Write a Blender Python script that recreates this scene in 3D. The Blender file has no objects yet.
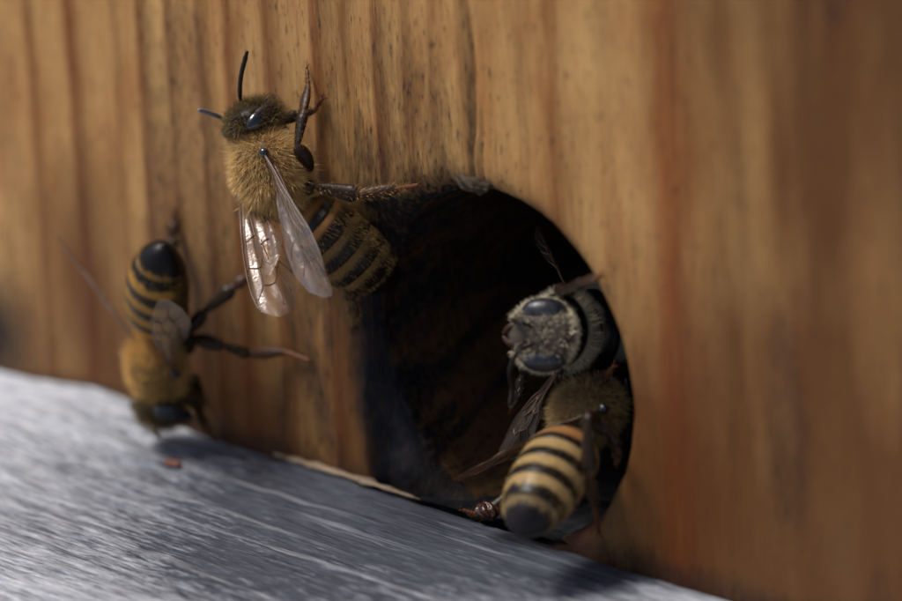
import bpy, math, random
import numpy as np
from mathutils import Vector

# ------------------------------------------------------------------ camera
# 1 unit = 1 cm.  Hive front lies in the plane Y = 0, outside is -Y, up is +Z,
# the entrance hole is centred on the origin (radius 0.9).
SC = bpy.context.scene
TH, PH, RO = 0.81289746, 0.31814909, -0.05192215
TX, TZ, ZB, FPX, DIST = -0.2575, 0.3066, -0.81398, 5268.5, 26.0
P = np.array([math.sin(TH)*math.cos(PH), -math.cos(TH)*math.cos(PH), math.sin(PH)])   # towards the camera
CAM = np.array([TX, 0, TZ]) + DIST*P
FW = -P
R0 = np.cross(FW, [0, 0, 1]); R0 /= np.linalg.norm(R0)
U0 = np.cross(R0, FW)
RV = math.cos(RO)*R0 + math.sin(RO)*U0
UV = -math.sin(RO)*R0 + math.cos(RO)*U0
cd = bpy.data.cameras.new('camera'); cam = bpy.data.objects.new('camera', cd)
SC.collection.objects.link(cam); SC.camera = cam
from mathutils import Matrix
M = Matrix(((RV[0], UV[0], P[0], CAM[0]), (RV[1], UV[1], P[1], CAM[1]), (RV[2], UV[2], P[2], CAM[2]), (0, 0, 0, 1)))
cam.matrix_world = M
cd.sensor_width = 36; cd.lens = FPX*36/902
cd.clip_start = 0.5; cd.clip_end = 500

def at(px, py, d=0.0):
    """point d in front of the hive front, on the line of sight of photo pixel px, py"""
    r = FW + RV*(px-451)/FPX - UV*(py-300.5)/FPX
    t = (-d-CAM[1])/r[1]
    return CAM + t*r
def at_dist(px, py, c, L, near=True):
    """point on a line of sight at distance L from c"""
    r = FW + RV*(px-451)/FPX - UV*(py-300.5)/FPX
    r = r/np.linalg.norm(r); o = CAM-np.asarray(c)
    b = o@r; q = b*b-(o@o-L*L)
    s = math.sqrt(max(q, 0))
    return CAM + (-b + (-s if near else s))*r
FOCUS = at(288, 175, .38)
cd.dof.use_dof = True
cd.dof.focus_distance = float((FOCUS-CAM)@FW)
cd.dof.aperture_fstop = (cd.lens*1e-3)/0.80     # aperture 8 mm wide

# ------------------------------------------------------------------ light
SUN = np.array([-0.36, -0.30, 0.88]); SUN /= np.linalg.norm(SUN)
EL = math.asin(SUN[2]); AZ = math.atan2(SUN[0], SUN[1])
w = bpy.data.worlds.new('World'); SC.world = w; w.use_nodes = True
nt = w.node_tree; sky = nt.nodes.new('ShaderNodeTexSky'); sky.sky_type = 'NISHITA'
sky.sun_disc = False; sky.sun_elevation = EL; sky.sun_rotation = AZ
nt.links.new(sky.outputs[0], nt.nodes['Background'].inputs[0]); nt.nodes['Background'].inputs[1].default_value = 0.05; sky.air_density = .8; sky.dust_density = 2.5; nt.nodes['Background'].inputs[1].default_value = 0.05
sl = bpy.data.lights.new('sun', 'SUN'); sl.energy = 1.5; sl.angle = math.radians(18); sl.color = (1, .96, .90)
so = bpy.data.objects.new('sun', sl); SC.collection.objects.link(so)
so.rotation_euler = Vector(SUN).to_track_quat('Z', 'Y').to_euler()
so.location = Vector(SUN*40)
SC.view_settings.view_transform = 'Standard'; SC.view_settings.look = 'None'
SC.view_settings.exposure = 1.12; SC.view_settings.gamma = 1.0
SC.render.engine = 'CYCLES'
SC.cycles.use_denoising = True
SC.cycles.max_bounces = 8; SC.cycles.transparent_max_bounces = 24
SC.cycles.caustics_reflective = False; SC.cycles.caustics_refractive = False

rng = np.random.default_rng(7)
# ------------------------------------------------------------------ helpers
def nrm(v):
    v = np.asarray(v, float); return v/np.maximum(np.linalg.norm(v, axis=-1, keepdims=True), 1e-9)

class VNoise:
    def __init__(self, seed):
        self.g = np.random.default_rng(seed).random((256, 256))
    def __call__(self, x, y):
        xi = np.floor(x).astype(int); yi = np.floor(y).astype(int)
        fx = x-xi; fy = y-yi
        fx = fx*fx*(3-2*fx); fy = fy*fy*(3-2*fy)
        g = self.g; a = xi & 255; b = (xi+1) & 255; c = yi & 255; d = (yi+1) & 255
        return (g[a, c]*(1-fx)+g[b, c]*fx)*(1-fy)+(g[a, d]*(1-fx)+g[b, d]*fx)*fy
    def fbm(self, x, y, o=4):
        s = 0; a = .5; t = 0
        for k in range(o):
            s = s+a*self(x*2**k+17.3*k, y*2**k+9.1*k); t += a; a *= .5
        return s/t
def sstep(a, b, x):
    t = np.clip((x-a)/(b-a), 0, 1); return t*t*(3-2*t)
def gauss(x, m, s): return np.exp(-((x-m)/s)**2)

def mesh_obj(name, V, F, mat=None, parent=None, origin=None, smooth=True, attrs=None, colors=None):
    V = np.asarray(V, float)
    if origin is not None: V = V-np.asarray(origin)
    me = bpy.data.meshes.new(name)
    if isinstance(F, np.ndarray):
        n, k = F.shape
        me.vertices.add(len(V)); me.vertices.foreach_set('co', V.astype(np.float32).ravel())
        me.loops.add(n*k); me.loops.foreach_set('vertex_index', F.astype(np.int32).ravel())
        me.polygons.add(n)
        me.polygons.foreach_set('loop_start', np.arange(0, n*k, k, dtype=np.int32))
        me.polygons.foreach_set('loop_total', np.full(n, k, dtype=np.int32))
        me.update(calc_edges=True); me.validate()
    else:
        me.from_pydata([tuple(v) for v in V], [], F)
    if smooth: me.polygons.foreach_set('use_smooth', [True]*len(me.polygons))
    for k, a in (attrs or {}).items():
        at_ = me.attributes.new(k, 'FLOAT', 'POINT'); at_.data.foreach_set('value', np.asarray(a, np.float32))
    if colors is not None:
        c = np.ones((len(V), 4), np.float32); c[:, :3] = colors
        ca = me.color_attributes.new('pigment', 'FLOAT_COLOR', 'POINT'); ca.data.foreach_set('color', c.ravel())
    if mat: me.materials.append(mat)
    o = bpy.data.objects.new(name, me); SC.collection.objects.link(o)
    if parent: o.parent = parent
    return o
def thing(name, loc, label, cat, group=None):
    o = bpy.data.objects.new(name, None); SC.collection.objects.link(o)
    o.location = tuple(loc); o['label'] = label; o['category'] = cat; o.empty_display_size = .1
    if group: o['group'] = group
    return o
def grid_faces(n, m, wrap=False):
    """n rings of m points"""
    i = np.arange(n-1)[:, None]; j = np.arange(m if wrap else m-1)[None]
    j2 = (j+1) % m
    a = i*m+j; b = i*m+j2; c = (i+1)*m+j2; d = (i+1)*m+j
    return np.stack([a, b, c, d], -1).reshape(-1, 4)
def tube(pts, rad, m=10, flat=None, flat_dir=None, cap=True):
    """tube through pts with radii rad; flat = ratio of the second radius"""
    pts = np.asarray(pts, float); n = len(pts)
    T = nrm(np.gradient(pts, axis=0))
    ref = np.asarray(flat_dir if flat_dir is not None else [.31, .77, .55], float)
    A = nrm(np.cross(T, np.tile(ref, (n, 1)))); B = np.cross(T, A)
    if flat is None: flat = np.ones(n)
    th = np.arange(m)*2*math.pi/m
    rad = np.asarray(rad, float)
    V = pts[:, None]+A[:, None]*(np.cos(th)[None, :, None]*rad[:, None, None])+B[:, None]*(np.sin(th)[None, :, None]*(rad*np.asarray(flat))[:, None, None])
    V = V.reshape(-1, 3); F = grid_faces(n, m, True)
    if cap:
        V = np.vstack([V, pts[0]-T[0]*rad[0]*.5, pts[-1]+T[-1]*rad[-1]*.5])
        a = n*m; j = np.arange(m); j2 = (j+1) % m
        F = np.vstack([F, np.stack([np.full(m, a), j2, j, j], -1), np.stack([np.full(m, a+1), (n-1)*m+j, (n-1)*m+j2, (n-1)*m+j2], -1)])
    return V, F
def join(parts):
    V = []; F = []; o = 0
    for v, f in parts:
        V.append(v); F.append(f+o); o += len(v)
    return np.vstack(V), np.vstack(F)
def tris_fix(F):
    """quads with a repeated last index become triangles -> python lists"""
    return [tuple(f[:3]) if f[2] == f[3] else tuple(f) for f in F.tolist()]
def smooth_path(pts, n=8):
    pts = np.asarray(pts, float); out = []
    p = np.vstack([2*pts[0]-pts[1], pts, 2*pts[-1]-pts[-2]])
    for i in range(1, len(p)-2):
        for t in np.arange(n)/n:
            out.append(.5*((2*p[i])+(-p[i-1]+p[i+1])*t+(2*p[i-1]-5*p[i]+4*p[i+1]-p[i+2])*t*t+(-p[i-1]+3*p[i]-3*p[i+1]+p[i+2])*t**3))
    out.append(pts[-1]); return np.array(out)

# ------------------------------------------------------------------ materials
def mat_new(name):
    m = bpy.data.materials.new(name); m.use_nodes = True
    t = m.node_tree; return m, t, t.nodes['Principled BSDF']
def N(t, typ, **kw):
    n = t.nodes.new(typ)
    for k, v in kw.items():
        if k == 'inp':
            for a, b in v.items(): n.inputs[a].default_value = b
        else: setattr(n, k, v)
    return n
def mixc(t, fac, a, b, blend='MIX'):
    n = t.nodes.new('ShaderNodeMix'); n.data_type = 'RGBA'; n.blend_type = blend
    for s, v in ((0, fac), (6, a), (7, b)):
        if isinstance(v, bpy.types.NodeSocket): t.links.new(v, n.inputs[s])
        else: n.inputs[s].default_value = v if s == 0 else (*v, 1)
    return n.outputs[2]
def mth(t, op, a, b=0.0, c=0.0, clamp=False):
    n = t.nodes.new('ShaderNodeMath'); n.operation = op; n.use_clamp = clamp
    for s, v in ((0, a), (1, b), (2, c)):
        if isinstance(v, bpy.types.NodeSocket): t.links.new(v, n.inputs[s])
        else: n.inputs[s].default_value = v
    return n.outputs[0]
def rng_(t, v, a, b, c=0., d=1.):
    n = t.nodes.new('ShaderNodeMapRange'); t.links.new(v, n.inputs[0])
    for i, x in enumerate((a, b, c, d)): n.inputs[i+1].default_value = x
    return n.outputs[0]
def noise(t, scale3, scale=1, detail=5, rough=.6, loc=(0, 0, 0), dist=0):
    tc = t.nodes.get('TC') or N(t, 'ShaderNodeTexCoord', name='TC')
    mp = N(t, 'ShaderNodeMapping'); mp.inputs['Scale'].default_value = scale3; mp.inputs['Location'].default_value = loc
    t.links.new(tc.outputs['Object'], mp.inputs[0])
    n = N(t, 'ShaderNodeTexNoise'); n.inputs['Scale'].default_value = scale; n.inputs['Detail'].default_value = detail
    n.inputs['Roughness'].default_value = rough; n.inputs['Distortion'].default_value = dist
    t.links.new(mp.outputs[0], n.inputs[0]); return n.outputs[0]
def attr(t, name, out=2):
    n = N(t, 'ShaderNodeAttribute', attribute_name=name); return n.outputs[out]

def make_pine():
    m, t, b = mat_new('varnished_pine')
    g = attr(t, 'grain'); st = attr(t, 'stain'); ora = attr(t, 'resin'); tone = attr(t, 'tone')
    fine = noise(t, (26, 26, 2.2), 1, 6, .65)
    fib = noise(t, (60, 60, 3.0), 1, 3, .6, (3, 1, 2))
    mott = noise(t, (3.2, 3.2, 1.1), 1, 5, .62, (7, 3, 1))
    speck = noise(t, (38, 38, 11), 1, 3, .7, (1, 5, 2))
    early = mixc(t, rng_(t, mott, .36, .64), (.60, .345, .128), (.43, .20, .064))
    late = mixc(t, ora, (.15, .043, .009), (.23, .050, .008))
    c = mixc(t, mth(t, 'MULTIPLY', g, rng_(t, fine, .2, .75, .65, 1.0)), early, late)
    c = mixc(t, mth(t, 'MULTIPLY', rng_(t, fib, .5, .75), .45), c, (.16, .075, .03))
    c = mixc(t, mth(t, 'MULTIPLY', rng_(t, speck, .57, .68), .7), c, (.07, .035, .018))
    c = mixc(t, mth(t, 'MULTIPLY', rng_(t, fib, .45, .25), .30), c, (.68, .44, .18))
    c = mixc(t, tone, c, mixc(t, .86, c, mixc(t, ora, (.085, .027, .007), (.115, .032, .008))))
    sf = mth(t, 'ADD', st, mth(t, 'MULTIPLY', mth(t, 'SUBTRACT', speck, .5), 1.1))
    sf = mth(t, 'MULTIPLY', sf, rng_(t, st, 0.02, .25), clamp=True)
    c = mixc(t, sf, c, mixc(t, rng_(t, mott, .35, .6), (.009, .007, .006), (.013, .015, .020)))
    t.links.new(c, b.inputs['Base Color'])
    t.links.new(rng_(t, fine, .2, .8, .42, .62), b.inputs['Roughness'])
    b.inputs['Specular IOR Level'].default_value = .16
    bm = N(t, 'ShaderNodeBump', inp={'Strength': .55, 'Distance': .012})
    h = mth(t, 'ADD', mth(t, 'MULTIPLY', fib, .7), mth(t, 'ADD', mth(t, 'MULTIPLY', fine, .6), mth(t, 'MULTIPLY', speck, .5)))
    t.links.new(h, bm.inputs['Height']); t.links.new(bm.outputs[0], b.inputs['Normal'])
    return m
def make_grey():
    m, t, b = mat_new('weathered_grey_wood')
    st = attr(t, 'stain')
    fib = noise(t, (3.2, 42, 42), 1, 6, .7)
    fl = noise(t, (7, 44, 44), 1, 5, .72, (4, 2, 1), .3)
    big = noise(t, (.9, 2.2, 2), 1, 4, .6, (2, 2, 1))
    pale = mixc(t, rng_(t, fib, .3, .7), (.46, .50, .59), (.82, .84, .88))
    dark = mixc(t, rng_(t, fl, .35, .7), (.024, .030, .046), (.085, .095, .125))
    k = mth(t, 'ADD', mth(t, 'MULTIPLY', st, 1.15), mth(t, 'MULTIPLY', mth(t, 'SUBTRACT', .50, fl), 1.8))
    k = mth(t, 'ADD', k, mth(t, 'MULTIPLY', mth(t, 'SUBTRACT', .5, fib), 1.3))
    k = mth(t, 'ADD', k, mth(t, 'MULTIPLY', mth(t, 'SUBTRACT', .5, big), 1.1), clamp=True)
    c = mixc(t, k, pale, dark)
    lg = noise(t, (.30, 15, 15), 1, 3, .55, (5, 1, 3))
    c = mixc(t, rng_(t, lg, .56, .66, 0, .55), c, (.07, .075, .095))
    c = mixc(t, rng_(t, lg, .42, .34, 0, .22), c, (.74, .76, .80))
    t.links.new(c, b.inputs['Base Color'])
    b.inputs['Roughness'].default_value = .55; b.inputs['Specular IOR Level'].default_value = .4
    bm = N(t, 'ShaderNodeBump', inp={'Strength': .8, 'Distance': .02})
    t.links.new(mth(t, 'SUBTRACT', mth(t, 'ADD', fib, mth(t, 'MULTIPLY', fl, .8)), mth(t, 'MULTIPLY', lg, 1.2)), bm.inputs['Height']); t.links.new(bm.outputs[0], b.inputs['Normal'])
    return m
def make_simple(name, col, rough=.5, spec=.5, var=.35, sc=30, bump=.2, coat=0):
    m, t, b = mat_new(name)
    n = noise(t, (sc, sc, sc), 1, 4, .6)
    c = mixc(t, rng_(t, n, .3, .7), tuple(x*(1-var) for x in col), tuple(min(1, x*(1+var)) for x in col))
    t.links.new(c, b.inputs['Base Color']); b.inputs['Roughness'].default_value = rough
    b.inputs['Specular IOR Level'].default_value = spec; b.inputs['Coat Weight'].default_value = coat
    bm = N(t, 'ShaderNodeBump', inp={'Strength': bump, 'Distance': .01})
    t.links.new(n, bm.inputs['Height']); t.links.new(bm.outputs[0], b.inputs['Normal'])
    return m
def make_chitin(name, rough=.32):
    m, t, b = mat_new(name)
    n = noise(t, (90, 90, 90), 1, 3, .6)
    c = N(t, 'ShaderNodeVertexColor', layer_name='pigment')
    cc = mixc(t, rng_(t, n, .3, .75, 0, .5), c.outputs[0], mixc(t, .5, c.outputs[0], (.01, .006, .003)))
    t.links.new(cc, b.inputs['Base Color'])
    t.links.new(rng_(t, n, .2, .8, rough-.06, rough+.12), b.inputs['Roughness'])
    b.inputs['Specular IOR Level'].default_value = .20
    bm = N(t, 'ShaderNodeBump', inp={'Strength': .25, 'Distance': .006})
    t.links.new(n, bm.inputs['Height']); t.links.new(bm.outputs[0], b.inputs['Normal'])
    return m
def make_hair(name):
    m = bpy.data.materials.new(name); m.use_nodes = True; t = m.node_tree; t.nodes.clear()
    o = N(t, 'ShaderNodeOutputMaterial'); c = N(t, 'ShaderNodeVertexColor', layer_name='pigment')
    d = N(t, 'ShaderNodeBsdfDiffuse'); tr = N(t, 'ShaderNodeBsdfTranslucent'); g = N(t, 'ShaderNodeBsdfGlossy', inp={'Roughness': .4})
    t.links.new(c.outputs[0], d.inputs[0]); t.links.new(c.outputs[0], tr.inputs[0])
    t.links.new(c.outputs[0], g.inputs[0])
    a = N(t, 'ShaderNodeMixShader', inp={0: .42}); t.links.new(d.outputs[0], a.inputs[1]); t.links.new(tr.outputs[0], a.inputs[2])
    e = N(t, 'ShaderNodeMixShader', inp={0: .15}); t.links.new(a.outputs[0], e.inputs[1]); t.links.new(g.outputs[0], e.inputs[2])
    t.links.new(e.outputs[0], o.inputs[0]); return m
def make_wing(name, tint, body, opac):
    m = bpy.data.materials.new(name); m.use_nodes = True; t = m.node_tree; t.nodes.clear()
    o = N(t, 'ShaderNodeOutputMaterial')
    tr = N(t, 'ShaderNodeBsdfTransparent', inp={0: (*tint, 1)})
    df = N(t, 'ShaderNodeBsdfDiffuse', inp={0: (*body, 1)}); tl = N(t, 'ShaderNodeBsdfTranslucent', inp={0: (*body, 1)})
    gl = N(t, 'ShaderNodeBsdfGlossy', inp={0: (1, .88, .88, 1), 'Roughness': .27})
    n = noise(t, (22, 22, 22), 1, 3, .55, dist=.6)
    bm = N(t, 'ShaderNodeBump', inp={'Strength': .2, 'Distance': .02}); t.links.new(n, bm.inputs['Height'])
    t.links.new(bm.outputs[0], gl.inputs['Normal'])
    a = N(t, 'ShaderNodeMixShader', inp={0: .5}); t.links.new(df.outputs[0], a.inputs[1]); t.links.new(tl.outputs[0], a.inputs[2])
    b = N(t, 'ShaderNodeMixShader', inp={0: opac}); t.links.new(tr.outputs[0], b.inputs[1]); t.links.new(a.outputs[0], b.inputs[2])
    fr = N(t, 'ShaderNodeFresnel', inp={0: 1.6}); t.links.new(bm.outputs[0], fr.inputs['Normal'])
    f2 = mth(t, 'MINIMUM', mth(t, 'MULTIPLY_ADD', fr.outputs[0], .20, .02), .10)
    c = N(t, 'ShaderNodeMixShader'); t.links.new(f2, c.inputs[0]); t.links.new(b.outputs[0], c.inputs[1]); t.links.new(gl.outputs[0], c.inputs[2])
    t.links.new(c.outputs[0], o.inputs[0]); return m

PINE = make_pine(); GREY = make_grey()
DARKWOOD = make_simple('dark_inner_wood', (.05, .032, .02), .7)
RAWWOOD = make_simple('raw_split_wood', (.24, .17, .11), .6, .4, .4, 14)
CHITIN = make_chitin('bee_chitin', .30); LEGM = make_chitin('bee_leg_chitin', .34)
HAIR = make_hair('bee_hair')
EYE = make_simple('bee_eye', (.006, .006, .010), .14, .6, .3, 60, .1, .4)
EYEG = make_simple('dusty_bee_eye', (.020, .020, .026), .34, .5, .5, 45, .3)
WING = make_wing('wing_membrane', (.95, .92, .86), (.36, .30, .25), .13)
WINGD = make_wing('brown_wing_membrane', (.60, .50, .40), (.12, .075, .05), .35)
VEIN = make_simple('wing_vein', (.11, .055, .03), .35)
FUNGUS = make_simple('pale_crust', (.055, .036, .020), .8, .3, .6, 22, .9)
PROPOLIS = make_simple('red_brown_propolis', (.045, .012, .005), .3, .6, .6, 20, .6)

# ------------------------------------------------------------------ the hive
HR = 0.9
n1, n2, n3 = VNoise(1), VNoise(2), VNoise(3)
def wx(px, py=120): return at(px, py, 0)[0]
# latewood lines: photo column at the top of the picture, width (cm), strength, resin
LINES = [(28, .045, .75, .3), (70, .060, .95, .5), (113, .03, .45, .2), (140, .045, .85, .3), (168, .035, .7, .3), (200, .04, .75, .2),
         (228, .05, .85, .5), (268, .06, .7, .3), (316, .05, .85, .5), (345, .03, .45, .3), (376, .04, .8, .5), (405, .035, .45, .3),
         (432, .03, .5, .4), (462, .05, .6, .2), (520, .05, .25, .5), (549, .05, .75, .8), (600, .05, .2, .5), (661, .15, 1.0, 1.0), (730, .05, .18, .4),
         (790, .08, .28, .3), (862, .12, .45, .2)]
LX = [(wx(a, 60), b, c, d) for a, b, c, d in LINES]
for k in range(40):
    LX.append((-4.1-.23*k+.05*math.sin(k*3.1), .05, .7, .4)); LX.append((3.1+.45*k, .09, .5, .4))
def wall_fields(X, Z):
    w_ = .05*(n1.fbm(X*.5+3, Z*.35, 3)-.5)+.016*(n2.fbm(X*1.5, Z*1.6, 3)-.5)
    # grain bends round the crack above the hole
    xw = X+w_*1.2+0.028*(Z-1.8)*0
    g = np.zeros_like(X); rs = np.zeros_like(X)
    for (c, s, a, r) in LX:
        d = xw-c
        k = a*np.where(d < 0, np.exp(-(d/(s*.75))**2), np.exp(-(d/(s*1.55))**2))
        g = np.maximum(g, k); rs = np.maximum(rs, r*k)
    g *= .85+.5*n3.fbm(X*2, Z*.6, 3)-.1
    return np.clip(g, 0, 1), np.clip(rs, 0, 1)
def wall_relief(X, Z, g):
    r = np.hypot(X, Z)
    y = -.008*g                                    # latewood stands proud (towards -Y)
    y = y+.010*(n1.fbm(X*14, Z*1.1, 4)-.5)+.010*(n2.fbm(X*3, Z*.8, 3)-.5)
    # shallow scallops worn around the entrance, frayed grain above it
    fr = gauss(X, -.35, .5)*sstep(1.6, .95, Z)*sstep(.3, .8, Z)
    y = y+fr*.035*(n3.fbm(X*20, Z*4, 4)-.5)
    # drying crack above the hole
    cx = CRX+.02*np.sin(Z*5)+.012*(n2(Z*9, X*0)-.5)
    y = y+.030*np.exp(-((X-cx)/.010)**2)*sstep(.88, 1.0, Z)*sstep(2.3, 1.5, Z)
    y = y+.02*np.exp(-((X-cx-.06)/.010)**2)*sstep(.88, .95, Z)*sstep(1.45, 1.2, Z)
    y = y+.07*sstep(XL-.02, XL+.12, X)*sstep(.1, -.2, X)*sstep(.8, .5, Z)*(.6+.8*n2.fbm(X*5, Z*5, 3))
    # rim rounded by wear
    y = y+.10*np.exp(-np.maximum(r-HR, 0)/.045)*(.6+.8*n1.fbm(X*4, Z*4, 2))
    return y
XL = at(364, 400, 0)[0]
CRX = at(474, 140, 0)[0]
def wall_stain(X, Z):
    r = np.hypot(X, Z); a = np.arctan2(Z, X)
    edge = .022+.07*n1.fbm(a*2+9, r*0+3, 3)
    wide = edge+.22*gauss(a, 2.55, .42)-.02*gauss(abs(a), 3.1, .4)+.10*gauss(a, 1.9, .3)-.05*gauss(a, .3, .8)
    s = np.exp(-np.maximum(r-HR, 0)/wide)*(1.0+.15*gauss(a, 2.6, .5))
    s = s*np.where((a > -1.2) & (a < .9), .62, 1.0)
    # broad blue-black trodden zone on the left of the entrance, where the bees land
    xl = XL+.16*(n2.fbm(Z*5+3, X*2+4, 4)-.5)+.05*sstep(.3, .9, Z)
    s = np.maximum(s, .97*sstep(xl-.12, xl+.06, X)*sstep(.1, -.2, X)*sstep(1.0+.12*n1(X*6, X*0), .70, Z))
    # streak beside the crack and a darker band along the foot of the board
    s = np.maximum(s, .42*gauss(X, CRX-.02, .045)*sstep(.8, 1.0, Z)*sstep(2.2, 1.2, Z))
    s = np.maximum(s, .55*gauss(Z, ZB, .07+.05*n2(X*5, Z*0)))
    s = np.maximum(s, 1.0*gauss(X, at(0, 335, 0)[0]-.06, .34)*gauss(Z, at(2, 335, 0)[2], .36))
    s = np.maximum(s, .55*sstep(.35, .65, n3.fbm(X*9, Z*1.3, 4))*gauss(X, -.55, .5)*gauss(Z, 1.1, .5))
    # dark streaky patches between the bees' landing zone and the foot of the wall, and speckled mould above left of the hole
    m = n3.fbm(X*7+11, Z*1.1+3, 5)
    s = np.maximum(s, .62*sstep(.42, .72, m)*gauss(X, XL-.25, .55)*sstep(.75, .1, Z))
    s = np.maximum(s, .75*sstep(.42, .70, n1.fbm(X*15+5, Z*3.5, 4))*gauss(X, -.75, .30)*gauss(Z, .98, .26))
    s = np.maximum(s, .32*sstep(.5, .75, n2.fbm(X*2.5+31, Z*.8+8, 4)))
    return np.clip(s, 0, 1)
def wall_tone(X, Z):
    # browner and darker low down and to the right, paler at upper left
    t_ = -.25*sstep(-1.2, -3.2, X)*sstep(.2, 1.2, Z)+.30*gauss(X, -4.0, .45)+1.1*sstep(1.1, -.5, Z)*sstep(-5.5, -1.6, X)*(1-.45*sstep(.2, 1.5, X))+.95*sstep(.3, 2.3, X)*(.8+.2*sstep(0, 2.6, Z))
    return np.clip(t_+.9*(n2.fbm(X*1.6, Z*.9, 4)-.55)+.8*(n1.fbm(X*6+3, Z*.7, 4)-.5), 0, 1)

hive = thing('wooden_beehive', (0, 0, -1.6), 'brown pine beehive front with a round dark entrance hole above a grey landing board', 'beehive')
HO = (0, 0, -1.6)
S = 1.26; NS = 176
def axis_coords(lo, hi, inner_lo, inner_hi):
    step = 2*S/NS
    a = [-S-step*k for k in range(1, int((-S-inner_lo)/step))][::-1]
    st = step; x = a[0] if a else -S; ext = []
    while x > lo: st *= 1.25; x -= st; ext.append(max(x, lo))
    b = [S+step*k for k in range(1, int((inner_hi-S)/step))]
    st = step; x = b[-1] if b else S; ex2 = []
    while x < hi: st *= 1.25; x += st; ex2.append(min(x, hi))
    return np.array(ext[::-1]+a+list(np.linspace(-S, S, NS+1))+b+ex2), len(ext)+len(a)
xs, xi0 = axis_coords(-13, 13, -4.7, 3.4)
zs, zi0 = axis_coords(-1.6, 15, -1.5, 3.2)
zs = zs[zs > -1.6001]
zi0 = int(np.argmin(abs(zs+S)))
GX, GZ = np.meshgrid(xs, zs)            # rows z, cols x
F = grid_faces(len(zs), len(xs))
rows = F[:, 0]//len(xs); cols = F[:, 0] % len(xs)
keep = ~((rows >= zi0) & (rows < zi0+NS) & (cols >= xi0) & (cols < xi0+NS))
F = F[keep]
# polar patch from the square to the rim, then on into the tunnel
k = np.linspace(-S, S, NS+1)[:-1]
sq = np.concatenate([np.stack([k, -S+0*k], -1), np.stack([S+0*k, k], -1), np.stack([-k, S+0*k], -1), np.stack([-S+0*k, -k], -1)])
ang = np.arctan2(sq[:, 1], sq[:, 0])
ragged = HR+.020*(n1.fbm(np.cos(ang)*9+20, np.sin(ang)*9+20, 3)-.5)+.010*(n2.fbm(ang*40+60, ang*0, 3)-.5)+.018*gauss(ang, 1.62, .12)
ci = np.stack([ragged*np.cos(ang), ragged*np.sin(ang)], -1)
NR = 60
tt = (1-np.linspace(0, 1, NR+1))**1.35
pol = ci[None]+(sq-ci)[None]*tt[:, None, None]
PX, PZ = pol[..., 0], pol[..., 1]
AX = np.concatenate([GX.ravel(), PX.ravel()]); AZ_ = np.concatenate([GZ.ravel(), PZ.ravel()])
g, rs = wall_fields(AX, AZ_)
AY = wall_relief(AX, AZ_, g)
stn = wall_stain(AX, AZ_); ton = wall_tone(AX, AZ_)
V = np.stack([AX, AY, AZ_], -1)
m_ = len(ang); off = GX.size
Fp = grid_faces(NR+1, m_, True)+off
# tunnel rings
TL = 2.0; NT = 70
rim_y = AY.reshape(-1)[off+NR*m_:off+(NR+1)*m_]
tv = []; ta = []
for i in range(1, NT+1):
    u = i/NT; y = rim_y*(1-u)+TL*u
    rr = ragged-.012*np.exp(-u*40)
    # saw marks left by the hole cutter, running obliquely round the bore
    sw = 3.2*(n1.fbm(ang*7+y*3.2+20, y*1.1-ang*.4+9, 4)-.5)
    rr = rr+.003*sw*sstep(.02, .15, u)+.012*(n2.fbm(ang*9+30, y*7, 3)-.5)
    tv.append(np.stack([rr*np.cos(ang), y, rr*np.sin(ang)], -1))
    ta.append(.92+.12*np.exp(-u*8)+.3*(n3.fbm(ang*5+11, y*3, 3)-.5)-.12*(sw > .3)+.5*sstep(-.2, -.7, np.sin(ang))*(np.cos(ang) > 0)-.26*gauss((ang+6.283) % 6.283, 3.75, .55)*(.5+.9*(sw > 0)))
tvv = np.concatenate(tv); V = np.vstack([V, tvv])
base = off+NR*m_
Ft = grid_faces(NT+1, m_, True)+base
zt = np.zeros(len(tvv))
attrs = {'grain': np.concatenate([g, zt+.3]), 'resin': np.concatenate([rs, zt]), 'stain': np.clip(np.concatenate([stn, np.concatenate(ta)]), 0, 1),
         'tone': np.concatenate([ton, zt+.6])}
# board edges and back
nb = len(V)
FA = np.vstack([F, Fp, Ft])
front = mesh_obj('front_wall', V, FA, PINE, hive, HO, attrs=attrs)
def box(name, lo, hi, mat, parent, origin, openings=()):
    lo = np.array(lo, float); hi = np.array(hi, float)
    v = np.array([[(lo, hi)[a][0], (lo, hi)[b][1], (lo, hi)[c][2]] for a in (0, 1) for b in (0, 1) for c in (0, 1)])
    f = [(0, 1, 3, 2), (4, 6, 7, 5), (0, 4, 5, 1), (2, 3, 7, 6), (0, 2, 6, 4), (1, 5, 7, 3)]
    return mesh_obj(name, v, f, mat, parent, origin, smooth=False)
# the back face of the front board, with the tunnel mouth in it, then side walls, floor, back, roof
q = np.array([[-13, 15], [13, 15], [13, -1.6], [-13, -1.6]], float)
sqb = np.stack([np.clip(sq[:, 0]/S, -1, 1)*13, np.where(sq[:, 1] > 0, sq[:, 1]/S*15, sq[:, 1]/S*1.6)], -1)
bv = np.vstack([tv[-1], np.stack([sqb[:, 0], np.full(m_, TL), sqb[:, 1]], -1)])
mesh_obj('inner_face', bv, grid_faces(2, m_, True), DARKWOOD, hive, HO)
for nm, lo, hi in (('side_wall', (-13, .05, -1.6), (-11, 24, 15)), ('side_wall', (11, .05, -1.6), (13, 24, 15)), ('back_wall', (-11, 22, -1.6), (11, 24, 15)),
                   ('hive_floor', (-11, TL+.01, -1.6), (11, 22, -.95)), ('hive_lid', (-13.6, -.6, 15.01), (13.6, 24.6, 17))):
    box(nm, lo, hi, DARKWOOD, hive, HO)

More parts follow.
